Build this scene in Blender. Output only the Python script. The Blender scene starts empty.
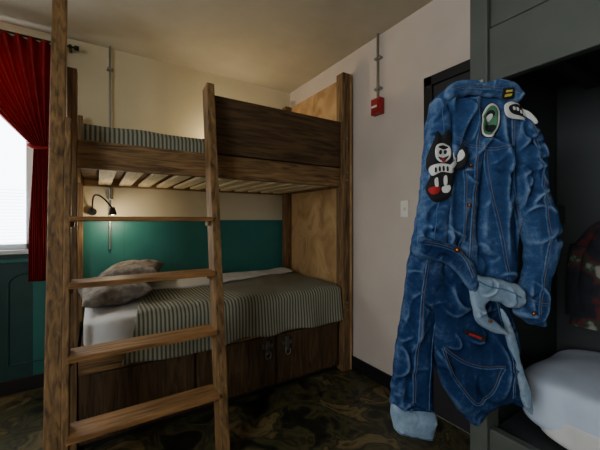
import bpy, bmesh, math, random
from mathutils import Vector, noise, Matrix
random.seed(3)
S=bpy.context.scene
COL=S.collection
# ---------------------------------------------------------------- materials
def srgb(r,g,b):
    f=lambda c:(c/255/12.92) if c/255<=0.04045 else ((c/255+0.055)/1.055)**2.4
    return (f(r),f(g),f(b),1)
def newmat(name):
    m=bpy.data.materials.new(name); m.use_nodes=True
    nt=m.node_tree; b=nt.nodes['Principled BSDF']
    return m,nt,b
def simple(name,col,rough=.6,metal=0,bump=0,scale=200):
    m,nt,b=newmat(name)
    b.inputs['Base Color'].default_value=col
    b.inputs['Roughness'].default_value=rough
    b.inputs['Metallic'].default_value=metal
    return m
def noisy(name,stops,scale,stretch=(1,1,1),rough=.6,bump=.15,detail=6,dist=0,rot=(0,0,0),spec=None):
    m,nt,b=newmat(name)
    tc=nt.nodes.new('ShaderNodeTexCoord'); mp=nt.nodes.new('ShaderNodeMapping')
    mp.inputs['Scale'].default_value=stretch; mp.inputs['Rotation'].default_value=rot
    n=nt.nodes.new('ShaderNodeTexNoise'); n.inputs['Scale'].default_value=scale; n.inputs['Detail'].default_value=detail
    n.inputs['Distortion'].default_value=dist
    r=nt.nodes.new('ShaderNodeValToRGB')
    els=r.color_ramp.elements
    els[0].position=stops[0][0]; els[0].color=stops[0][1]
    els[1].position=stops[-1][0]; els[1].color=stops[-1][1]
    for p,c in stops[1:-1]:
        e=els.new(p); e.color=c
    L=nt.links.new
    L(tc.outputs['Object'],mp.inputs['Vector']); L(mp.outputs['Vector'],n.inputs['Vector'])
    L(n.outputs['Fac'],r.inputs['Fac']); L(r.outputs['Color'],b.inputs['Base Color'])
    b.inputs['Roughness'].default_value=rough
    if spec is not None: b.inputs['Specular IOR Level'].default_value=spec
    if bump:
        bp=nt.nodes.new('ShaderNodeBump'); bp.inputs['Strength'].default_value=bump; bp.inputs['Distance'].default_value=.005
        L(n.outputs['Fac'],bp.inputs['Height']); L(bp.outputs['Normal'],b.inputs['Normal'])
    return m
def wood(name,dark,light,axis='x',rough=.65):
    st={'x':(1.2,14,14),'y':(14,1.2,14),'z':(14,14,1.2)}[axis]
    return noisy(name,[(.30,dark),(.45,tuple((a*.6+b*.4) for a,b in zip(dark,light))),(.68,light)],3.0,st,rough,.35,10,1.2,spec=.3)

M={}
M['back']=noisy('cream_wall_paint',[(.3,srgb(200,188,152)),(.7,srgb(210,198,164))],3,rough=.8,bump=.04)
M['right']=noisy('offwhite_wall_paint',[(.3,srgb(198,184,170)),(.7,srgb(207,193,179))],3,rough=.8,bump=.05)
M['ceil']=noisy('ceiling_paint',[(.3,srgb(168,160,140)),(.7,srgb(178,170,150))],4,rough=.9,bump=.04)
M['teal']=noisy('teal_paint',[(.3,srgb(36,104,98)),(.7,srgb(44,116,108))],5,rough=.5,bump=.05)
M['tealg']=simple('teal_groove',srgb(28,86,80),.6)
M['tealdark']=noisy('dark_teal_paint',[(.3,srgb(22,62,60)),(.7,srgb(28,72,68))],5,rough=.5,bump=.05)
M['black']=simple('black_trim_paint',srgb(22,21,22),.5)
M['wx']=wood('stained_pine_x',srgb(66,49,30),srgb(152,117,75),'x')
M['wz']=wood('stained_pine_z',srgb(60,46,29),srgb(140,108,70),'z')
M['wdx']=wood('dark_board_x',srgb(46,34,21),srgb(98,74,46),'x')
M['step']=wood('step_wood',srgb(90,63,34),srgb(166,120,71),'x',.55)
M['lad']=wood('ladder_wood',srgb(72,54,33),srgb(152,116,73),'z',.6)
M['slat']=wood('pale_slats',srgb(198,180,140),srgb(230,216,180),'y')
M['cab']=wood('cabinet_wood',srgb(50,38,24),srgb(92,70,44),'z')
M['ply']=noisy('plywood',[(.3,srgb(142,108,66)),(.48,srgb(174,138,92)),(.62,srgb(190,156,108)),(.75,srgb(154,118,74))],3.2,(1,1.6,1.0),.6,.08,5,1.2)
M['steel']=simple('galvanised_steel',srgb(150,150,145),.35,.9)
M['red']=simple('red_alarm_paint',srgb(150,22,24),.4)
M['switch']=simple('switch_plastic',srgb(225,220,205),.4)
M['white']=simple('white_window_paint',srgb(225,228,230),.5)
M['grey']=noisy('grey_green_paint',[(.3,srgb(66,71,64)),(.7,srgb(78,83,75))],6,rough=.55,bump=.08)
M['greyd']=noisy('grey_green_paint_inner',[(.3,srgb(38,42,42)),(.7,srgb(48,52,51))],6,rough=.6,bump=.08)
M['sheet']=noisy('white_cotton',[(.3,srgb(205,203,198)),(.7,srgb(222,220,214))],9,rough=.9,bump=.2)
M['sheetb']=noisy('white_duvet',[(.3,srgb(186,198,216)),(.7,srgb(206,216,230))],9,rough=.9,bump=.2)
M['pillow']=noisy('taupe_pillowcase',[(.4,srgb(104,97,88)),(.6,srgb(140,132,120))],24,rough=1,bump=.05)
M['lampblk']=simple('black_metal',srgb(15,15,16),.35,.3)
M['thread']=simple('tan_thread',srgb(112,96,72),.8)
M['copper']=simple('copper_button',srgb(150,90,50),.35,.9)
M['pw']=simple('patch_white',srgb(212,212,205),.85)
M['pb']=simple('patch_black',srgb(14,14,16),.85)
M['pr']=simple('patch_red',srgb(160,24,28),.85)
M['pg']=simple('patch_green',srgb(66,116,84),.85)
M['py']=simple('patch_yellow',srgb(190,170,60),.85)
M['floor']=noisy('marbled_linoleum',[(.30,srgb(13,14,11)),(.42,srgb(34,36,25)),(.50,srgb(82,78,50)),(.55,srgb(34,38,27)),(.63,srgb(122,106,68)),(.72,srgb(48,48,32))],4.2,rough=.42,bump=.02,detail=9,dist=1.2)
def translucent(name,c1,c2,f):
    m,nt,b=newmat(name)
    b.inputs['Base Color'].default_value=c1; b.inputs['Roughness'].default_value=.85
    t=nt.nodes.new('ShaderNodeBsdfTranslucent'); t.inputs['Color'].default_value=c2
    mx=nt.nodes.new('ShaderNodeMixShader'); mx.inputs[0].default_value=f
    o=nt.nodes['Material Output']
    nt.links.new(b.outputs[0],mx.inputs[1]); nt.links.new(t.outputs[0],mx.inputs[2]); nt.links.new(mx.outputs[0],o.inputs['Surface'])
    return m
M['curt']=translucent('red_curtain_cloth',srgb(150,10,20),srgb(190,14,24),.25)
M['blind']=translucent('white_blind_slat',srgb(230,236,240),srgb(235,240,245),.6)
def striped(name,axis,period,c1,c2):
    m,nt,b=newmat(name); L=nt.links.new
    tc=nt.nodes.new('ShaderNodeTexCoord')
    w=nt.nodes.new('ShaderNodeTexWave'); w.bands_direction=axis; w.wave_type='BANDS'
    w.inputs['Scale'].default_value=math.pi/10/period*1.0
    w.inputs['Distortion'].default_value=.15; w.inputs['Detail'].default_value=1
    r=nt.nodes.new('ShaderNodeValToRGB'); r.color_ramp.elements[0].position=.3; r.color_ramp.elements[1].position=.6
    r.color_ramp.elements[0].color=c1; r.color_ramp.elements[1].color=c2
    L(tc.outputs['Object'],w.inputs['Vector']); L(w.outputs['Fac'],r.inputs['Fac']); L(r.outputs['Color'],b.inputs['Base Color'])
    bp=nt.nodes.new('ShaderNodeBump'); bp.inputs['Strength'].default_value=.5; bp.inputs['Distance'].default_value=.003
    L(w.outputs['Fac'],bp.inputs['Height']); L(bp.outputs['Normal'],b.inputs['Normal'])
    b.inputs['Roughness'].default_value=.95
    return m
M['blanket']=striped('striped_blanket_cloth','X',.023,srgb(80,82,66),srgb(150,148,126))
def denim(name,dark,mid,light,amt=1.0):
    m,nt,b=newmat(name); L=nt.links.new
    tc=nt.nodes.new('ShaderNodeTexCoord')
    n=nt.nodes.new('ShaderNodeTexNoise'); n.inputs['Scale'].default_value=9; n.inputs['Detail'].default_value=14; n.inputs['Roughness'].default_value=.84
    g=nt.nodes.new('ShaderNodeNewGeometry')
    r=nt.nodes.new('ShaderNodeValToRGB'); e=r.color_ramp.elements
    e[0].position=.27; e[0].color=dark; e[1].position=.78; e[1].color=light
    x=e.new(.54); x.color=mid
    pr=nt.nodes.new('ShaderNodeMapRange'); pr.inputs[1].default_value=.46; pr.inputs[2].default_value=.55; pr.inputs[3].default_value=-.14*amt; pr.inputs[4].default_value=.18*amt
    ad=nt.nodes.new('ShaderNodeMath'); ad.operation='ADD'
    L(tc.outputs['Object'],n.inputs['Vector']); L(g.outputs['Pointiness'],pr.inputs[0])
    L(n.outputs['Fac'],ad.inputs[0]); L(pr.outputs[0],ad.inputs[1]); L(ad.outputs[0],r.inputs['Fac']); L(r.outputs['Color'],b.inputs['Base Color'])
    f=nt.nodes.new('ShaderNodeTexNoise'); f.inputs['Scale'].default_value=420; f.inputs['Detail'].default_value=2
    L(tc.outputs['Object'],f.inputs['Vector'])
    bp=nt.nodes.new('ShaderNodeBump'); bp.inputs['Strength'].default_value=.4; bp.inputs['Distance'].default_value=.002
    L(f.outputs['Fac'],bp.inputs['Height']); L(bp.outputs['Normal'],b.inputs['Normal'])
    b.inputs['Roughness'].default_value=1; b.inputs['Specular IOR Level'].default_value=.02
    return m
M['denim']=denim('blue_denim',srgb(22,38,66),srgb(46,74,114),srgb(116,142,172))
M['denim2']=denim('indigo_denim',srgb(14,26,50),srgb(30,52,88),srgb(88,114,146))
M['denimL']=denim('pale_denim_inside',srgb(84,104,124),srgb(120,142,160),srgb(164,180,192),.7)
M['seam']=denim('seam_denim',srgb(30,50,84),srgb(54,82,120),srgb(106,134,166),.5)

# ---------------------------------------------------------------- helpers
def link(ob,parent=None):
    COL.objects.link(ob)
    if parent: ob.parent=parent
    return ob
def empty(name,loc=(0,0,0)):
    e=bpy.data.objects.new(name,None); e.empty_display_size=.1; COL.objects.link(e); return e
def mesh(name,verts,faces,mat,parent=None,smooth=False):
    me=bpy.data.meshes.new(name); me.from_pydata([tuple(v) for v in verts],[],faces); me.update()
    if smooth:
        for p in me.polygons: p.use_smooth=True
    ob=bpy.data.objects.new(name,me)
    if mat: me.materials.append(mat)
    return link(ob,parent)
def box(name,x,y,z,mat,parent=None,bevel=.004):
    vs=[(X,Y,Z) for X in x for Y in y for Z in z]
    fs=[(0,1,3,2),(4,6,7,5),(0,4,5,1),(2,3,7,6),(0,2,6,4),(1,5,7,3)]
    ob=mesh(name,vs,fs,mat,parent)
    if bevel:
        b=ob.modifiers.new('b','BEVEL'); b.width=bevel; b.segments=2
    return ob
def beam(name,p0,p1,w,d,mat,parent=None,bevel=.005,wdir=Vector((1,0,0))):
    p0=Vector(p0);p1=Vector(p1); a=(p1-p0).normalized(); wd=(wdir-a*wdir.dot(a)).normalized(); dd=a.cross(wd)
    vs=[]
    for P in (p0,p1):
        for sx,sy in ((-1,-1),(1,-1),(1,1),(-1,1)):
            vs.append(P+wd*sx*w/2+dd*sy*d/2)
    fs=[(0,3,2,1),(4,5,6,7),(0,1,5,4),(1,2,6,5),(2,3,7,6),(3,0,4,7)]
    ob=mesh(name,vs,fs,mat,parent)
    bm=bmesh.new(); bm.from_mesh(ob.data); bmesh.ops.recalc_face_normals(bm,faces=bm.faces); bm.to_mesh(ob.data); bm.free()
    b=ob.modifiers.new('b','BEVEL'); b.width=bevel; b.segments=2
    return ob
def tube(name,pts,r,mat,parent=None,res=6,poly=True):
    cu=bpy.data.curves.new(name,'CURVE'); cu.dimensions='3D'; cu.bevel_depth=r; cu.bevel_resolution=res//2; cu.use_fill_caps=True
    sp=cu.splines.new('POLY' if poly else 'NURBS'); sp.points.add(len(pts)-1)
    for i,p in enumerate(pts): sp.points[i].co=(p[0],p[1],p[2],1)
    if not poly: sp.use_endpoint_u=True; sp.order_u=3
    cu.materials.append(mat)
    ob=bpy.data.objects.new(name,cu); link(ob,parent)
    dg=bpy.context.evaluated_depsgraph_get()
    me=bpy.data.meshes.new_from_object(ob.evaluated_get(dg))
    for p in me.polygons: p.use_smooth=True
    bpy.data.objects.remove(ob); 
    o2=bpy.data.objects.new(name,me)
    return link(o2,parent)
def cyl(name,c,r,h,axis,mat,parent=None,seg=20):
    bm=bmesh.new(); bmesh.ops.create_cone(bm,cap_ends=True,segments=seg,radius1=r,radius2=r,depth=h)
    if axis=='X': bmesh.ops.rotate(bm,verts=bm.verts,matrix=Matrix.Rotation(math.pi/2,3,'Y'))
    if axis=='Y': bmesh.ops.rotate(bm,verts=bm.verts,matrix=Matrix.Rotation(math.pi/2,3,'X'))
    bmesh.ops.translate(bm,verts=bm.verts,vec=c)
    me=bpy.data.meshes.new(name); bm.to_mesh(me); bm.free(); me.materials.append(mat)
    return link(bpy.data.objects.new(name,me),parent)
def surf(name,fn,nu,nv,mat,parent=None,solid=0):
    vs=[fn(i/nu,j/nv) for i in range(nu+1) for j in range(nv+1)]
    fs=[(i*(nv+1)+j,(i+1)*(nv+1)+j,(i+1)*(nv+1)+j+1,i*(nv+1)+j+1) for i in range(nu) for j in range(nv)]
    ob=mesh(name,vs,fs,mat,parent,True)
    if solid:
        s=ob.modifiers.new('s','SOLIDIFY'); s.thickness=solid; s.offset=0
    return ob
def cushion(name,c,size,mat,parent=None,rot=0,n=28,pw=4,lump=.01,tilt=0,seed=0,freq=7):
    bm=bmesh.new(); bmesh.ops.create_cube(bm,size=2); bmesh.ops.subdivide_edges(bm,edges=bm.edges,cuts=n,use_grid_fill=True)
    R=Matrix.Rotation(rot,3,'Z')@Matrix.Rotation(tilt,3,'Y')
    for v in bm.verts:
        x,y,z=v.co
        p=(abs(x)**pw+abs(y)**pw+abs(z)**pw)**(1/pw)
        q=Vector((x/p,y/p,z/p))
        q=Vector((q.x*size[0]/2,q.y*size[1]/2,q.z*size[2]/2))
        q+=Vector((0,0,1))*noise.noise(q*freq+Vector((seed,0,0)))*lump
        v.co=R@q+Vector(c)
    me=bpy.data.meshes.new(name); bm.to_mesh(me); bm.free(); me.materials.append(mat)
    for p in me.polygons: p.use_smooth=True
    return link(bpy.data.objects.new(name,me),parent)
def pillow(c,size,rot,tilt,seed,parent):
    # two puffed faces meeting in a flat seamed edge with pulled-in sides
    n=44; R=Matrix.Rotation(rot,3,'Z')@Matrix.Rotation(tilt,3,'Y'); vs=[];fs=[]
    for sgn in (1,-1):
        b=len(vs)
        for i in range(n+1):
            for j in range(n+1):
                u=i/n*2-1; v=j/n*2-1
                x=u*(1-.10*(1-v*v)**1.0*abs(u)**3); y=v*(1-.10*(1-u*u)*abs(v)**3)
                h=((1-u*u)**.5*(1-v*v)**.5)**.8 if abs(u)<1 and abs(v)<1 else 0
                q=Vector((x*size[0]/2,y*size[1]/2,sgn*h*size[2]/2))
                q.z+=h*.012*noise.noise(Vector((x*3+seed,y*4,sgn)))+.01*h*(1-abs(noise.noise(Vector((x*2+seed,y*2,4))))*3)
                vs.append(R@q+Vector(c))
        for i in range(n):
            for j in range(n):
                f=[b+i*(n+1)+j,b+(i+1)*(n+1)+j,b+(i+1)*(n+1)+j+1,b+i*(n+1)+j+1]
                fs.append(tuple(f) if sgn>0 else tuple(reversed(f)))
    return mesh('pillow_case',vs,fs,M['pillow'],parent,True)

# ---------------------------------------------------------------- room shell
XR,YB,XL,YF,H=1.82,3.05,-1.75,-1.7,2.64
box('floor',(XL-.15,XR+.15),(YF-.15,YB+.15),(-.1,0),M['floor'],bevel=0)
box('ceiling',(XL-.15,XR+.15),(YF-.15,YB+.15),(H,H+.1),M['ceil'],bevel=0)
wx0,wx1,wz0,wz1=-1.45,-.385,1.02,2.44
wb=empty('wall_back')
box('wall_right_part',(wx1,XR+.15),(YB,YB+.15),(0,H),M['back'],wb,0)
box('wall_left_part',(XL-.15,wx0),(YB,YB+.15),(0,H),M['back'],wb,0)
box('wall_under_window',(wx0,wx1),(YB,YB+.15),(0,wz0),M['back'],wb,0)
box('wall_over_window',(wx0,wx1),(YB,YB+.15),(wz1,H),M['back'],wb,0)
box('wall_right',(XR,XR+.15),(YF-.15,YB),(0,H),M['right'],bevel=0)
box('wall_front',(XL,XR),(YF-.15,YF),(0,H),M['right'],bevel=0)
ly0,ly1,lz0,lz1=-.9,.4,.95,2.3
wl=empty('wall_left')
box('wall_far_part',(XL-.15,XL),(ly1,YB),(0,H),M['right'],wl,0)
box('wall_near_part',(XL-.15,XL),(YF,ly0),(0,H),M['right'],wl,0)
box('wall_under_window',(XL-.15,XL),(ly0,ly1),(0,lz0),M['right'],wl,0)
box('wall_over_window',(XL-.15,XL),(ly0,ly1),(lz1,H),M['right'],wl,0)
w1=empty('window_1')
for n,x,z in (('jamb_l',(wx0,wx0+.05),(wz0,wz1)),('jamb_r',(wx1-.05,wx1),(wz0,wz1)),('head',(wx0,wx1),(wz1-.05,wz1)),('stool',(wx0,wx1),(wz0,wz0+.04)),('mullion',(-.93,-.90),(wz0,wz1))):
    box(n,x,(YB+.05,YB+.10),z,M['white'],w1,.003)
box('sill',(wx0-.05,wx1+.04),(YB-.045,YB+.05),(wz0-.03,wz0),M['white'],w1,.005)
for i in range(17):
    z=wz0+.05+i*.024
    box('blind_slat_%d'%i,(wx0+.055,wx1-.055),(YB+.02,YB+.042),(z,z+.0015),M['blind'],w1,0)
w2=empty('window_2')
for n,y,z in (('jamb_l',(ly0,ly0+.05),(lz0,lz1)),('jamb_r',(ly1-.05,ly1),(lz0,lz1)),('head',(ly0,ly1),(lz1-.05,lz1)),('stool',(ly0,ly1),(lz0,lz0+.04)),('mullion',(-.27,-.23),(lz0,lz1))):
    box(n,(XL-.10,XL-.05),y,z,M['white'],w2,.003)
wt=empty('trim_1')
box('panel_right',(wx1,XR),(YB-.02,YB),(0,1.215),M['teal'],wt,0)
box('cap',(wx1,XR),(YB-.03,YB),(1.215,1.235),M['teal'],wt,.003)
box('panel_under_window',(XL,wx1),(YB-.02,YB),(0,.985),M['tealdark'],wt,0)
box('moulding',(XL,wx1),(YB-.032,YB-.018),(.93,.955),M['teal'],wt,.004)
for k in range(5):
    x0=-1.6+k*.27
    pts=[(x0,YB-.024,.2),(x0,YB-.024,.78)]+[(x0+.11-.11*math.cos(a),YB-.024,.78+.07*math.sin(a)) for a in [math.pi*t/8 for t in range(1,8)]]+[(x0+.22,YB-.024,.78),(x0+.22,YB-.024,.2),(x0,YB-.024,.2)]
    tube('arch_moulding_%d'%k,pts,.006,M['tealdark'],wt)
for k in range(5):
    x=.2+k*.37
    box('board_groove_%d'%k,(x,x+.003),(YB-.0206,YB-.0195),(.1,1.21),M['tealg'],wt,0)
box('baseboard_back',(XL,XR-.02),(YB-.035,YB-.02),(0,.1),M['black'],bevel=.004)
box('baseboard_right',(XR-.018,XR),(1.32,YB-.02),(0,.10),M['black'],bevel=.004)
d=empty('door_1')
box('frame_far',(XR-.03,XR),(1.255,1.315),(0,2.15),M['black'],d)
box('frame_near',(XR-.03,XR),(.665,.71),(0,2.15),M['black'],d)
box('frame_head',(XR-.03,XR),(.665,1.315),(2.09,2.15),M['black'],d)
box('leaf',(XR-.015,XR-.001),(.71,1.255),(0.01,2.09),simple('dark_door_paint',srgb(44,42,46),.5),d)
box('leaf_panel_top',(XR-.022,XR-.015),(.78,1.185),(1.2,1.98),M['black'],d)
box('leaf_panel_bottom',(XR-.022,XR-.015),(.78,1.185),(.2,1.0),M['black'],d)
c=empty('electrical_conduit'); tube('pipe',[(.10,YB-.04,H),(.10,YB-.04,1.0)],.009,M['steel'],c)
for z in (2.45,1.85,1.4): box('strap_%d'%int(z*100),(.078,.122),(YB-.052,YB),(z,z+.015),M['steel'],c,.002)
fa=empty('fire_alarm_pull_station')
tube('conduit',[(XR-.022,1.72,H),(XR-.022,1.72,2.14)],.010,M['steel'],fa)
box('strap',(XR-.035,XR),(1.69,1.75),(2.45,2.465),M['steel'],fa,.002)
box('strap_b',(XR-.035,XR),(1.69,1.75),(2.22,2.235),M['steel'],fa,.002)
box('back_box',(XR-.05,XR),(1.672,1.768),(2.03,2.15),M['red'],fa,.006)
box('face_plate',(XR-.058,XR-.05),(1.685,1.755),(2.05,2.135),M['red'],fa,.004)
box('pull_handle',(XR-.068,XR-.058),(1.695,1.745),(2.075,2.09),M['white'],fa,.002)
ls=empty('light_switch')
box('plate',(XR-.008,XR),(1.452,1.52),(1.255,1.37),M['switch'],ls,.004)
box('toggle',(XR-.02,XR-.008),(1.48,1.492),(1.30,1.325),M['switch'],ls,.002)
# ---------------------------------------------------------------- curtain
cr=empty('curtain')
NU=180
def cf(u,v):
    z=2.535-v*1.74
    xt=-1.02+u*.80
    xg=-.375+u*.085
    k=min(1,(2.535-z)/.78)
    s=min(1,k**1.1)
    x=xt*(1-s)+xg*s
    amp=.034*(1-.4*s)
    y=YB-.085+amp*math.sin(u*math.pi*2*11+1.2*math.sin(v*4))+.010*noise.noise(Vector((u*9,v*4,0)))
    if z<1.76: x+= (u-.5)*.05*min(1,(1.76-z)/.6)
    return (x,y,z)
surf('cloth',cf,NU,60,M['curt'],cr,.002)
tube('tieback',[(-.40,YB-.09,1.77),(-.37,YB-.13,1.75),(-.31,YB-.13,1.75),(-.27,YB-.09,1.77),(-.27,YB-.02,1.79)],.012,M['curt'],cr)
tube('rod',[(-1.6,YB-.075,2.545),(-.13,YB-.075,2.545)],.008,M['lampblk'],cr)
cyl('finial',(-.12,YB-.075,2.545),.018,.03,'X',M['lampblk'],cr)
box('bracket',(-.17,-.15,),(YB-.085,YB),(2.53,2.56),M['lampblk'],cr,.002)
box('bracket_b',(-1.55,-1.53,),(YB-.085,YB),(2.53,2.56),M['lampblk'],cr,.002)
# ---------------------------------------------------------------- wooden bunk bed
bb=empty('wooden_bunk_bed')
PX0,PX1=1.695,1.77
box('post_front_right',(PX0,PX1),(2.0,2.09),(0,2.44),M['wz'],bb,.006)
box('post_rear_right',(PX0,PX1),(2.93,3.01),(0,2.44),M['wz'],bb,.006)
box('post_front_left',(-.125,-.080),(2.04,2.11),(0,2.03),M['wz'],bb,.006)
box('post_rear_left',(-.125,-.080),(2.94,3.01),(0,2.03),M['wz'],bb,.006)
box('end_panel',(PX1,PX1+.02),(2.0,3.01),(.0,2.44),M['ply'],bb,.002)
box('end_board_top',(PX0+.04,PX1),(2.09,2.93),(1.51,1.66),M['wz'],bb,.004)
box('rail_front',(-.080,PX0),(2.04,2.08),(1.51,1.66),M['wx'],bb,.005)
box('rail_ledge',(-.080,PX0),(2.08,2.10),(1.53,1.56),M['wx'],bb,.003)
box('rail_rear',(-.080,PX0),(2.97,3.01),(1.50,1.66),M['wx'],bb,.005)
box('rail_left_end',(-.12,-.09),(2.11,2.94),(1.51,1.66),M['wx'],bb,.005)
box('guard_board',(.60,PX0),(2.03,2.065),(1.665,2.04),M['wdx'],bb,.005)
for i in range(12):
    x=.02+i*.14
    box('slat_%d'%i,(x,x+.085),(2.085,2.97),(1.513,1.532),M['slat'],bb,.003)
box('deck_board',(-.080,PX0),(2.085,2.97),(1.56,1.572),M['wdx'],bb,0)
for z in (1.56,1.62,.5,.56,1.9):
    cyl('bolt_%d'%int(z*100),(1.73,1.996,z),.009,.012,'Y',M['steel'],bb)
box('base_front',(-.075,PX0),(2.05,2.09),(0.04,.47),M['cab'],bb,.003)
box('base_top',(-.075,PX0),(2.05,3.01),(.45,.468),M['cab'],bb,.002)
box('base_left_end',(-.12,-.09),(2.11,2.94),(0.0,.47),M['cab'],bb,.002)
box('base_rear',(-.075,PX0),(2.98,3.01),(0.0,.47),M['cab'],bb,.002)
box('base_plinth',(-.075,PX0),(2.08,2.10),(0,.05),M['black'],bb,0)
box('lower_rail',(-.075,PX0),(2.035,2.05),(.415,.50),M['wx'],bb,.003)
for k,(a,b_) in enumerate(((0.0,.52),(.54,1.09),(1.11,1.66))):
    box('door_%d'%k,(a,b_),(2.03,2.05),(.06,.41),M['cab'],bb,.005)
for k,x in enumerate((1.10,)):
    for dx in (-.08,.08):
        nm='l' if dx<0 else 'r'
        box('hasp_'+nm,(x+dx-.04,x+dx+.04),(2.014,2.03),(.33,.36),M['steel'],bb,.002)
        box('hasp_plate_'+nm,(x+dx-.014,x+dx+.014),(2.008,2.03),(.29,.39),M['steel'],bb,.002)
        tube('padlock_ring_'+nm,[(x+dx+.020*math.cos(t*math.pi/6),2.004,.285+.026*math.sin(t*math.pi/6)) for t in range(13)],.004,M['steel'],bb)
# ladder
lad=empty('ladder')
Y0,KY=1.58,.205
def LY(z): return Y0+KY*z
def LX(z): return .548+.024*z
beam('rail_left_tall',(-.145,LY(.0),0.0),(-.155,LY(2.56),2.56),.060,.07,M['lad'],lad)
beam('rail_left_inner',(-.103,LY(.0),0.0),(-.110,LY(1.72),1.72),.026,.085,M['lad'],lad)
beam('rail_right',(LX(0),LY(.0),0.0),(LX(2.07),LY(2.07),2.07),.048,.10,M['lad'],lad)
for i,z in enumerate((.350,.655,.957,1.252)):
    box('step_%d'%(i+1),(-.10,LX(z)-.022),(LY(z)-.07,LY(z)+.065),(z-.024,z+.0),M['step'],lad,.005)
    for nm,sx in (('l',-.09),('r',LX(z)-.032)):
        box('cleat_%d_%s'%(i,nm),(sx-.008,sx+.008),(LY(z)-.03,LY(z)+.03),(z-.05,z-.024),M['lad'],lad,.002)
# ---------------------------------------------------------------- bedding lower
bd=empty('lower_bed_mattress')
cushion('mattress',(.80,2.53,.575),(1.72,.90,.21),M['sheet'],bd,pw=9,lump=.004,n=24)
pl=empty('pillow'); pillow((.10,2.58,.755),(.40,.62,.17),.10,-.12,0,pl)
pl=empty('pillow'); pillow((.24,2.72,.845),(.40,.50,.15),-.25,-.10,4,pl)
def drape(x0f,x1f,yb,ztop,yfr,zbot,amp,seed):
    top=yfr+.05
    L1=yb-top; L2=.05*math.pi/2; L3=ztop-.05-zbot
    T=L1+L2+L3
    def f(u,v):
        s=v*T
        x=x0f(v)*(1-u)+x1f(v)*u
        hang=0
        if s<L1: y=yb-s; z=ztop
        elif s<L1+L2:
            a=(s-L1)/.05; y=top-.05*math.sin(a); z=ztop-.05+.05*math.cos(a)
        else:
            hang=(s-L1-L2)/L3
            y=yfr; z=ztop-.05-(s-L1-L2)
        n=noise.noise(Vector((x*4+seed,s*3,0)))+.5*noise.noise(Vector((x*9+seed,s*7,3)))
        if s<L1+L2*.5: z+=amp*(n+.25)
        y-=hang*(.014+.014*math.sin(x*19+seed)+.012*n)
        if hang>0: z+=hang*.035*noise.noise(Vector((x*3+seed,1,1)))
        return (x,y,z)
    return f
bl=empty('striped_blanket')
surf('blanket_cloth',drape(lambda v:.44-.33*v+.02*math.sin(v*9),lambda v:1.675,2.93,.698,2.010,.43,.016,1),120,80,M['blanket'],bl,.012)
sh=empty('white_bed_sheet')
def shf(u,v):
    x=.30+u*1.35; y=2.94-v*(.30+.08*math.sin(u*5))
    return (x,y,.722+.014*noise.noise(Vector((x*6,y*6,0)))+.012*math.sin(math.pi*v))
surf('sheet_cloth',shf,70,24,M['sheet'],sh,.014)
# ---------------------------------------------------------------- bedding upper
ub=empty('upper_bed_mattress')
cushion('mattress',(.80,2.53,1.65),(1.70,.86,.15),M['sheet'],ub,pw=9,lump=.003,n=20)
ul=empty('striped_blanket')
def ubf(u,v):
    x=-.06+u*1.68
    prof=[(2.95,1.66),(2.93,1.755),(2.88,1.765),(2.2,1.765),(2.12,1.76),(2.095,1.73),(2.09,1.66)]
    t=v*(len(prof)-1); i=min(int(t),len(prof)-2); f=t-i
    y=prof[i][0]*(1-f)+prof[i+1][0]*f; z=prof[i][1]*(1-f)+prof[i+1][1]*f
    return (x,y,z+.008*noise.noise(Vector((x*6,y*6,2)))+.002)
surf('blanket_cloth',ubf,110,36,M['blanket'],ul,.01)
# ---------------------------------------------------------------- reading lamps
rl=empty('gooseneck_reading_lamp')
cyl('wall_base',(-.02,YB-.03,1.30),.03,.02,'Y',M['lampblk'],rl)
P=[(-.02,YB-.035,1.30),(-.02,YB-.08,1.37),(-.01,YB-.16,1.43),(.03,YB-.22,1.42),(.08,YB-.22,1.37),(.105,YB-.20,1.33)]
tube('gooseneck',P,.006,M['lampblk'],rl,poly=False)
bm=bmesh.new(); bmesh.ops.create_cone(bm,cap_ends=False,segments=24,radius1=.032,radius2=.014,depth=.06)
bmesh.ops.translate(bm,verts=bm.verts,vec=(.112,YB-.195,1.305)); me=bpy.data.meshes.new('shade'); bm.to_mesh(me); bm.free(); me.materials.append(M['lampblk'])
link(bpy.data.objects.new('shade',me),rl)
def em(name,col,s):
    m,nt,b=newmat(name); b.inputs['Emission Color'].default_value=col; b.inputs['Emission Strength'].default_value=s; b.inputs['Base Color'].default_value=col; return m
bulbm=em('warm_bulb',(1,.82,.6,1),12)
cushion('bulb',(.112,YB-.195,1.285),(.026,.026,.026),bulbm,rl,n=6,pw=2,lump=0)
rl2=empty('bunk_fill_lamp')  # unseen lamp behind the guard board, added to warm the wall above
cyl('wall_base',(1.05,YB-.01,1.86),.035,.02,'Y',M['lampblk'],rl2)
tube('arm',[(1.05,YB-.02,1.86),(1.05,YB-.10,1.88)],.006,M['lampblk'],rl2)
cushion('bulb',(1.05,YB-.12,1.89),(.05,.05,.05),bulbm,rl2,n=6,pw=2,lump=0)
def point(name,loc,e,col,r=.03):
    l=bpy.data.lights.new(name,'POINT'); l.energy=e; l.color=col; l.shadow_soft_size=r
    o=bpy.data.objects.new(name,l); o.location=loc; COL.objects.link(o); return o
o=point('reading_lamp_light',(.112,YB-.22,1.225),4.0,(1,.80,.56)); o.parent=rl
o=point('bunk_fill_light',(1.05,YB-.17,1.93),9.0,(1,.80,.52)); o.parent=rl2
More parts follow.
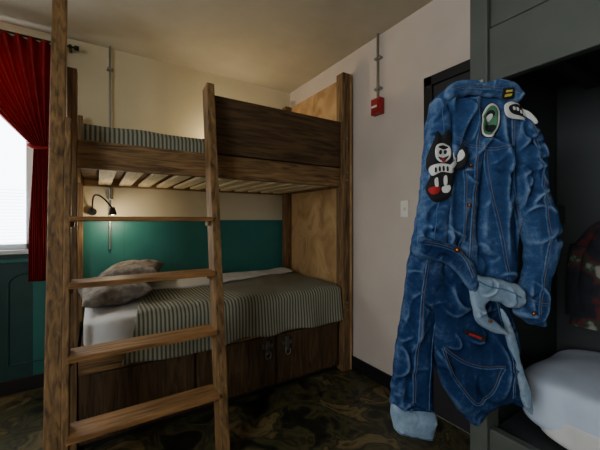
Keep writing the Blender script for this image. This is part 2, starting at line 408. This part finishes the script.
# ---------------------------------------------------------------- grey bunk bed (right)
gb=empty('painted_bunk_bed')
gx=1.15
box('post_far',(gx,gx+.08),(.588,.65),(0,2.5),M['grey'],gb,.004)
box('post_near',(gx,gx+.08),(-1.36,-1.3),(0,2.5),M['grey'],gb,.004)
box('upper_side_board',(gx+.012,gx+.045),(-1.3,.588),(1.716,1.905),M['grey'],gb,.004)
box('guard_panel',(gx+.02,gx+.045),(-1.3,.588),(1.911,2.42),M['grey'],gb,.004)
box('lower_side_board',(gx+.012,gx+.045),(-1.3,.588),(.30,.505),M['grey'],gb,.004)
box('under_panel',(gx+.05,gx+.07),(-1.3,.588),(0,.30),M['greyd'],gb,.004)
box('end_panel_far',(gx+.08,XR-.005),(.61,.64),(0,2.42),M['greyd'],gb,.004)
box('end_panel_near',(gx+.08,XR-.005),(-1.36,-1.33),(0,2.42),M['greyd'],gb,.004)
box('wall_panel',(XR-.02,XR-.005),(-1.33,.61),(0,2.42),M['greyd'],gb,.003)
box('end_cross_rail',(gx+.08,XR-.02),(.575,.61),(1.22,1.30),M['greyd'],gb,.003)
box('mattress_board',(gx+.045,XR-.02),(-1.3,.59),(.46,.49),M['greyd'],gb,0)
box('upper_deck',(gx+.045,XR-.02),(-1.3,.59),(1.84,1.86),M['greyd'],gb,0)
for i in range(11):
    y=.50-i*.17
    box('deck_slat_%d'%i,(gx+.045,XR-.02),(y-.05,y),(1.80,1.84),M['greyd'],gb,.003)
cyl('screw',(gx+.018,.56,2.33),.01,.01,'X',M['steel'],gb)
box('bracket',(gx+.005,gx+.02),(.54,.588),(2.05,2.07),M['steel'],gb,.002)
mm=empty('white_duvet')
cushion('mattress',(1.51,-.42,.555),(.55,1.85,.12),M['sheet'],mm,pw=8,lump=.003,n=24)
cushion('duvet_cloth',(1.512,-.42,.605),(.555,1.98,.215),M['sheetb'],mm,pw=6,lump=.018,n=60,freq=6)

# ---------------------------------------------------------------- denim garments
FV=Vector((.5388,.8425,0)); RV=Vector((.8425,-.5388,0)); ZV=Vector((0,0,1))
HOOK=Vector((1.0303,.5994,1.648)); U=.00306  # metres per camera pixel at the garments' depth
def cr_closed(pts,k=8):
    out=[];n=len(pts)
    for i in range(n):
        p0,p1,p2,p3=[Vector(pts[(i+j-1)%n]) for j in range(4)]
        for t in range(k):
            t/=k
            out.append(.5*((2*p1)+(-p0+p2)*t+(2*p0-5*p1+4*p2-p3)*t*t+(-p0+3*p1-3*p2+p3)*t**3))
    return out
def cr_open(pts,k=8):
    P=[Vector(p) for p in pts]; P=[P[0]*2-P[1]]+P+[P[-1]*2-P[-2]]
    out=[]
    for i in range(1,len(P)-2):
        for t in range(k):
            t/=k; p0,p1,p2,p3=P[i-1:i+3]
            out.append(.5*((2*p1)+(-p0+p2)*t+(2*p0-5*p1+4*p2-p3)*t*t+(-p0+3*p1-3*p2+p3)*t**3))
    out.append(P[-2]); return out
def tp(p): return ((p[0]-478)*U,(85-p[1])*U)
class Garment:
    def __init__(s,name,pts,base,thick,R,creases,mat,parent,cell=.0038,seed=0,back=.35,rg=(.0022,.0012),extra=()):
        s.base=base; s.th=thick; s.R=R; s.seed=seed; s.rg=rg
        s.poly=cr_closed([tp(p) for p in pts],6)
        s.poly=[p+Vector((noise.noise(Vector((p.x*30,p.y*30,seed))),noise.noise(Vector((p.x*30,p.y*30,seed+7)))))*.006 for p in s.poly]
        P=s.poly
        xs=[p.x for p in P]; ys=[p.y for p in P]
        x0,x1,y0,y1=min(xs),max(xs),min(ys),max(ys)
        rnd=random.Random(seed*17+5); s.cr=[]
        for (n,ang,spr,ln,wd,am) in creases:
            k=0;tries=0
            while k<n and tries<600:
                tries+=1
                cx,cy=rnd.uniform(x0,x1),rnd.uniform(y0,y1)
                if not s.inside(cx,cy): continue
                a=math.radians(ang+rnd.uniform(-spr,spr)); l=ln*rnd.uniform(.6,1.4)
                s.cr.append((cx,cy,math.sin(a),math.cos(a),l/2,wd*rnd.uniform(.8,1.5),am*rnd.uniform(.5,1.3)*rnd.choice((1,1,-1)),rnd.uniform(-2.5,2.5)))
                k+=1
        for (ax,ay,bx,by,wd,am) in extra:
            a=Vector(tp((ax,ay)));b=Vector(tp((bx,by)));c=(a+b)/2;dd=b-a;l=dd.length;dd/=l
            s.cr.append((c.x,c.y,dd.x,dd.y,l/2,wd,am,.5))
        nx=int((x1-x0)/cell)+2; ny=int((y1-y0)/cell)+2
        idx={};pos=[];faces=[]
        def vid(i,j):
            if (i,j) not in idx:
                idx[(i,j)]=len(pos); pos.append(Vector((x0+i*cell,y0+j*cell)))
            return idx[(i,j)]
        for i in range(nx):
            for j in range(ny):
                if s.inside(x0+(i+.5)*cell,y0+(j+.5)*cell):
                    faces.append((vid(i,j),vid(i+1,j),vid(i+1,j+1),vid(i,j+1)))
        ec={}
        for f in faces:
            for a,b in zip(f,f[1:]+f[:1]):
                ec[(min(a,b),max(a,b))]=ec.get((min(a,b),max(a,b)),0)+1
        bnd=set(); bedges=[]
        for f in faces:
            for a,b in zip(f,f[1:]+f[:1]):
                if ec[(min(a,b),max(a,b))]==1: bnd.add(a);bnd.add(b);bedges.append((a,b))
        for b in bnd: pos[b]=s.near(pos[b])[1]
        N=len(pos); vf=[];vb=[]
        for i,p in enumerate(pos):
            if i in bnd: h=s.base+s.foldv(p.x,p.y)*.3; hb=h-.003
            else:
                h=s.h(p.x,p.y); hb=s.base-(h-s.base)*back-.003
            vf.append(W(p.x,p.y,h)); vb.append(W(p.x,p.y,hb))
        F=[f for f in faces]+[tuple(N+q for q in reversed(f)) for f in faces]
        F+=[(b,a,N+a,N+b) for a,b in bedges]
        s.ob=mesh(name,vf+vb,F,mat,parent,True)
    def inside(s,x,y):
        c=False;P=s.poly;j=len(P)-1
        for i in range(len(P)):
            if (P[i].y>y)!=(P[j].y>y) and x<(P[j].x-P[i].x)*(y-P[i].y)/(P[j].y-P[i].y)+P[i].x: c=not c
            j=i
        return c
    def near(s,p):
        best=9;bp=None;P=s.poly
        for i in range(len(P)):
            a=P[i];b=P[(i+1)%len(P)];ab=b-a;l=ab.length_squared
            t=0 if l==0 else max(0,min(1,(p-a).dot(ab)/l)); q=a+ab*t; d=(p-q).length
            if d<best: best=d;bp=q
        return best,bp
    def foldv(s,x,y):
        v=0
        for (cx,cy,dx,dy,hl,wd,am,cv) in s.cr:
            rx=x-cx;ry=y-cy; t=(rx*dx+ry*dy)/hl
            if abs(t)>=1: continue
            n=rx*dy-ry*dx + cv*.004*(t*t*4) 
            q=n/wd
            if abs(q)>3: continue
            env=(1-t*t)
            g=1/(1+2.2*abs(q)**1.5)*max(0,1-abs(q)/3) if q>0 else math.exp(-q*q*.9)
            v+=am*env*g
        wx=x+.03*noise.noise(Vector((x*9,y*9,s.seed+20))); wy=y+.03*noise.noise(Vector((x*9,y*9,s.seed+31)))
        n1=noise.noise(Vector((wx*16,wy*8,s.seed))); n2=noise.noise(Vector((wx*34,wy*24,s.seed+4)))
        v+=s.rg[0]*(1-min(1,abs(n1)*1.8))**2 + s.rg[1]*n2
        v+=.010*noise.noise(Vector((x*7,y*5,s.seed+3)))
        return v
    def h(s,x,y):
        d,_=s.near(Vector((x,y))); q=min(1,d/s.R); pr=math.sqrt(max(0,1-(1-q)**2))
        return s.base+s.th*pr+s.foldv(x,y)*(.25+.75*pr)
    def seam(s,name,pts,parent,r=.0022,stitch=True,mat=None,gap=.007):
        c=cr_open([tp(p) for p in pts],6)
        c=[p for p in c if s.inside(p.x,p.y)]
        if len(c)<3: return
        hs=[s.h(p.x,p.y) for p in c]
        tube(name,[W(p.x,p.y,h+.0002) for p,h in zip(c,hs)],r,mat or M['seam'],parent,res=2)
        if stitch:
            q=[]
            for i,p in enumerate(c):
                t=(c[min(i+1,len(c)-1)]-c[max(i-1,0)]).normalized(); nn=Vector((-t.y,t.x))*gap
                if s.inside(p.x+nn.x,p.y+nn.y): q.append(p+nn)
            if len(q)>2:
                tube(name+'_thread',[W(p.x,p.y,s.h(p.x,p.y)+.0005) for p in q],.0008,M['thread'],parent,res=2)
    def patch(s,name,pts,mat,parent,lift=.003,smooth=True):
        P=cr_closed([tp(p) for p in pts],4) if smooth else [Vector(tp(p)) for p in pts]
        if not smooth:
            Q=[]
            for i in range(len(P)):
                for t in range(4): Q.append(P[i].lerp(P[(i+1)%len(P)],t/4))
            P=Q
        c=sum(P,Vector((0,0)))/len(P); n=len(P)
        def hh(q): 
            e=.006
            return (s.h(q.x,q.y)*2+s.h(q.x+e,q.y)+s.h(q.x-e,q.y)+s.h(q.x,q.y+e)+s.h(q.x,q.y-e))/6
        vs=[W(c.x,c.y,hh(c)+lift)]; fs=[]
        K=6
        for k in range(1,K+1):
            for p in P:
                q=c.lerp(p,k/K); vs.append(W(q.x,q.y,hh(q)+lift))
        for i in range(n): fs.append((0,1+i,1+(i+1)%n))
        for k in range(K-1):
            for i in range(n):
                a=1+k*n+i;b=1+k*n+(i+1)%n; fs.append((a,a+n,b+n,b))
        ob=mesh(name,vs,fs,mat,parent,True)
        m=ob.modifiers.new('s','SOLIDIFY'); m.thickness=.0012; m.offset=0
        return ob
    def button(s,name,p,parent,r=.006):
        x,y=tp(p); c=W(x,y,s.h(x,y)+.002)
        cushion(name,c,(r*2,r*2,r*2),M['copper'],parent,n=4,pw=2.4,lump=0)
def W(x,y,h): return HOOK+RV*x+ZV*y-FV*h

ov=empty('denim_overalls')
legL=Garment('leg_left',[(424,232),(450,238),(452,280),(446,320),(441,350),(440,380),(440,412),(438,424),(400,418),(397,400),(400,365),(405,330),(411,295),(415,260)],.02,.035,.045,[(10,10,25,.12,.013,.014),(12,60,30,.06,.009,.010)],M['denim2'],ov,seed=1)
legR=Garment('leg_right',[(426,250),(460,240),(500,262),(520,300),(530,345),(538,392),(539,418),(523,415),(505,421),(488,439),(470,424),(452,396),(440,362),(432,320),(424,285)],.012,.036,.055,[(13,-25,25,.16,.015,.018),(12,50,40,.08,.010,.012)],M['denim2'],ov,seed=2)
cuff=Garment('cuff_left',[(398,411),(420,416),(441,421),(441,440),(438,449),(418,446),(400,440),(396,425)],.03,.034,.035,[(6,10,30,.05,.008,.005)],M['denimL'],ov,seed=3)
cuff.seam('cuff_fold',[(400,436),(418,442),(436,444)],ov,r=.0018,stitch=False)
legL.seam('inseam',[(432,245),(426,290),(420,340),(417,380),(416,412)],ov)
legL.seam('outseam',[(446,300),(438,340),(434,380),(433,415)],ov,stitch=False)
legR.seam('pocket_top',[(446,352),(466,366),(490,374),(510,372)],ov)
legR.seam('pocket_side',[(446,352),(452,372),(466,394),(484,412),(500,398),(510,372)],ov)
legR.seam('side_seam',[(500,285),(508,320),(516,360),(520,404)],ov)
legR.patch('label_tab',[(470,332),(492,340),(490,345),(468,337)],M['pb'],ov,smooth=False)
legR.patch('label_tab_red',[(474,336),(487,341),(486,343),(473,338)],M['pr'],ov,lift=.005,smooth=False)
hem=Garment('turned_hem',[(505,312),(513,318),(521,340),(528,370),(537,398),(539,419),(531,413),(523,385),(516,355),(509,330)],.055,.008,.012,[(6,-70,20,.03,.006,.004)],M['denimL'],ov,seed=4,cell=.003)

dj=empty('denim_jacket')
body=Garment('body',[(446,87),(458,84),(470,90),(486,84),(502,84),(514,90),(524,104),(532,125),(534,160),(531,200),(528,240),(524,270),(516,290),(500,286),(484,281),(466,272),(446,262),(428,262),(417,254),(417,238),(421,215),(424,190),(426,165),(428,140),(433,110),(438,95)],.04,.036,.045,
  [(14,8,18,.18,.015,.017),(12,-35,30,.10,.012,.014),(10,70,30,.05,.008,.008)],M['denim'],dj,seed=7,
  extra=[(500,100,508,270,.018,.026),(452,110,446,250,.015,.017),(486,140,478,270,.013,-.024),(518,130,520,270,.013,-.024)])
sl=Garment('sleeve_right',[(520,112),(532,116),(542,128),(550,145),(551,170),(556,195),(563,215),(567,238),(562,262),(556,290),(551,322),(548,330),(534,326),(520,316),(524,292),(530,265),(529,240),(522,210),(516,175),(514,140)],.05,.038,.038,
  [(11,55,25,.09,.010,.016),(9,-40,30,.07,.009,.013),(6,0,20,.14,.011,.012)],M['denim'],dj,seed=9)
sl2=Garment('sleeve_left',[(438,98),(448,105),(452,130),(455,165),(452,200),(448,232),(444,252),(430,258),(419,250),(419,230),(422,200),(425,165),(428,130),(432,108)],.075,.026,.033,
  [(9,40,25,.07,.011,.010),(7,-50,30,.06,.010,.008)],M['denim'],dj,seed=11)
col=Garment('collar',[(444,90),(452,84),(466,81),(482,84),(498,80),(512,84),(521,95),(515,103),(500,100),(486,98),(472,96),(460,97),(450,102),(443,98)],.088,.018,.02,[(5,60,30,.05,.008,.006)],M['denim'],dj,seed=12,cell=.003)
colb=Garment('collar_inside',[(454,86),(464,83),(482,86),(499,83),(508,87),(500,90),(484,91),(466,89)],.105,.006,.012,[],M['seam'],dj,seed=13,cell=.003,rg=(.001,.001))
band2=Garment('waistband',[(417,236),(430,238),(448,243),(462,252),(470,266),(474,284),(470,292),(461,282),(452,270),(440,262),(424,258),(415,250)],.102,.014,.02,[(6,60,30,.05,.008,.004)],M['denim2'],dj,seed=15,cell=.0035)
band=Garment('waistband_turned',[(466,268),(480,275),(498,279),(514,284),(521,294),(518,305),(506,306),(496,301),(487,300),(482,306),(486,316),(496,322),(503,332),(494,331),(480,326),(471,314),(468,296),(464,282)],.098,.014,.016,[(10,30,50,.05,.006,.007)],M['denimL'],dj,seed=14,cell=.003)
body.seam('yoke_seam',[(452,140),(470,146),(492,150),(512,148)],dj)
body.seam('back_panel_seam_l',[(462,146),(464,180),(463,215),(460,250)],dj)
body.seam('back_panel_seam_r',[(486,150),(490,190),(500,230),(508,280)],dj)
body.seam('armhole_seam_r',[(512,102),(512,130),(512,165),(518,200),(524,235)],dj,r=.003)
body.seam('centre_placket',[(476,98),(478,130),(475,170),(472,215),(470,258)],dj,r=.003)
sl.seam('sleeve_seam',[(530,122),(536,160),(541,200),(546,240),(541,280),(535,318)],dj,r=.003)
sl.seam('cuff_seam',[(524,298),(536,304),(553,306)],dj)
sl2.seam('sleeve_seam_left',[(440,110),(441,140),(440,180),(434,215),(430,250)],dj,stitch=False)
band2.seam('waistband_stitch',[(420,243),(440,247),(458,256),(467,276)],dj)
band.seam('hem_stitch',[(468,276),(482,284),(500,288),(514,295)],dj,stitch=False)
col.seam('collar_edge',[(448,95),(462,92),(484,93),(500,94),(514,96)],dj)
body.button('button_b',(471,165),dj); body.button('button_c',(468,205),dj)
band2.button('button_d',(452,249),dj,.008); sl.button('button_e',(530,312),dj)
band.button('button_f',(484,318),dj,.005)
def ell(cx,cy,a,b,rot,n=14):
    r=math.radians(rot)
    return [(cx+a*math.cos(t)*math.cos(r)-b*math.sin(t)*math.sin(r),cy+a*math.cos(t)*math.sin(r)+b*math.sin(t)*math.cos(r)) for t in [2*math.pi*i/n for i in range(n)]]
body.patch('oval_patch_edge',ell(489,121,18.5,9.5,100),M['pb'],dj,.005)
body.patch('oval_patch_rim',ell(489,121,17.5,8.6,100),M['pw'],dj,.0065)
body.patch('oval_patch_field',ell(489,121,15,6.8,100),M['pg'],dj,.008)
body.patch('oval_patch_hair',ell(489,115,4,3.6,95),M['pb'],dj,.0095)
body.patch('oval_patch_face',ell(489,118,3.4,2.4,95),M['pw'],dj,.011)
body.patch('oval_patch_body',[(485,126),(489,124),(493,126),(493,130),(489,133),(486,130)],M['pb'],dj,.0095)
body.patch('lips_patch_rim',[(502,106),(512,102),(523,105),(532,112),(538,123),(527,121),(514,120),(503,118)],M['pw'],dj,.010)
body.patch('lips_patch_mouth',[(506,108),(514,105),(522,109),(530,118),(519,117),(508,114)],M['pb'],dj,.012)
for i,(a,b) in enumerate(((510,108),(514,108.5),(518,111),(522,113))):
    body.patch('lips_patch_tooth_%d'%i,[(a,b),(a+2.4,b+.8),(a+2,b+3.5),(a,b+2.8)],M['pw'],dj,.0135)
col.patch('tag_patch',[(497,92),(508,91),(509,101),(498,102)],M['pb'],dj,.004,False)
col.patch('tag_patch_text',[(500,94),(506,93.5),(506,95.5),(500,96)],M['py'],dj,.0055,False)
col.patch('tag_patch_text_b',[(500,97.5),(506,97),(506,99),(500,99.5)],M['py'],dj,.0055,False)
# black and white cartoon badge: eared head, raised glove, banner, legs
L2=[('back',[(431,141),(434,133),(439,137),(444,132),(449,136),(451,145),(460,147),(464,155),(461,167),(453,173),(450,186),(444,199),(430,202),(424,190),(427,176),(424,166),(427,152)],'pb',.005),
('face',[(431,154),(433,147),(440,145),(446,148),(448,155),(445,161),(439,164),(433,161)],'pw',.007),
('brow',[(434,149),(440,147),(445,149),(440,151)],'pb',.0085),
('eye_l',ell(436.5,154,1.5,2.2,10),'pb',.0085),('eye_r',ell(442,153.5,1.5,2.2,10),'pb',.0085),
('mouth',[(434,158.5),(439,160),(445,157),(443,160.5),(438,162.5)],'pb',.0085),
('tongue',[(437,160),(440,160.4),(441,163),(438,163.5)],'pr',.0098),
('glove',[(451,151),(454,149),(456,152),(459,151),(461,157),(457,162),(452,161),(450,156)],'pw',.007),
('arm',[(446,167),(452,162),(455,164),(449,170)],'pw',.007),
('banner',[(427,168),(437,165),(448,167),(449,174),(438,173),(428,177)],'pw',.007),
('leg_a',[(431,180),(434,179),(434,187),(431,187)],'pw',.007),('leg_b',[(440,178),(443,177),(443,185),(440,186)],'pw',.007),
('shoe_a',[(426,189),(434,187),(436,190),(434,194),(428,195)],'pr',.007),('shoe_b',[(438,188),(445,186),(447,189),(444,193),(439,193)],'pw',.007)]
for k,(a,b) in enumerate(((430.5,169.5),(434.5,168.5),(438.5,168),(442.5,168.3))):
    L2.append(('letter_%d'%k,[(a,b),(a+1.6,b-.2),(a+2,b+3.6),(a+.3,b+4)],'pb',.0085))
for n,p,m,l in L2: sl2.patch('cartoon_patch_'+n,p,M[m],dj,l)
hk=empty('coat_hook')
tube('hook_arm',[(gx-.004,.618,1.70),(1.10,.622,1.67),(1.07,.625,1.61),(1.045,.61,1.60),(1.03,.60,1.64)],.007,M['steel'],hk,poly=False)
box('hook_plate',(gx-.006,gx),(.60,.635),(1.64,1.73),M['steel'],hk,.002)

M['hood']=noisy('dark_patterned_cloth',[(.35,srgb(20,22,28)),(.52,srgb(32,35,42)),(.56,srgb(84,28,32)),(.62,srgb(36,62,44)),(.68,srgb(140,134,124))],11,rough=.95,bump=.1,detail=3)
hd=empty('hanging_hoodie')
def hf(u,v):
    a=u*2*math.pi; z=1.24-v*.44
    w=.05+.10*min(1,v*3)**.6+.02*v; dth=.03+.02*min(1,v*3)
    k=1+.12*math.sin(a*5+v*3)
    return (1.70+dth*math.cos(a)*k,.36+w*math.sin(a)*k,z)
surf('hoodie_body',hf,60,30,M['hood'],hd)
tube('hoodie_peg',[(XR-.02,.36,1.25),(XR-.13,.36,1.26)],.008,M['steel'],hd)
tube('hoodie_sleeve',[(1.70,.49,1.13),(1.70,.51,1.0),(1.68,.50,.84)],.035,M['hood'],hd,poly=False)

# ---------------------------------------------------------------- light
w=bpy.data.worlds.new('sky'); S.world=w; w.use_nodes=True
bg=w.node_tree.nodes['Background']; bg.inputs['Color'].default_value=(.88,.94,1,1); bg.inputs['Strength'].default_value=10.5
def portal(name,loc,rot,sx,sy):
    l=bpy.data.lights.new(name,'AREA'); l.shape='RECTANGLE'; l.size=sx; l.size_y=sy; l.cycles.is_portal=True
    o=bpy.data.objects.new(name,l); o.location=loc; o.rotation_euler=rot; COL.objects.link(o)
portal('window_portal',((wx0+wx1)/2,YB+.14,(wz0+wz1)/2),(-math.pi/2,0,0),wx1-wx0,wz1-wz0)
portal('window_portal_side',(XL-.14,(ly0+ly1)/2,(lz0+lz1)/2),(math.pi/2,0,-math.pi/2),ly1-ly0,lz1-lz0)
# ---------------------------------------------------------------- camera
cam=bpy.data.cameras.new('camera'); cam.lens=19.2; cam.sensor_width=36; cam.shift_y=-5/600; cam.clip_start=.02
co=bpy.data.objects.new('camera',cam); co.location=(0,0,1.235); co.rotation_euler=(math.pi/2,0,-math.radians(32.6)); COL.objects.link(co)
S.camera=co
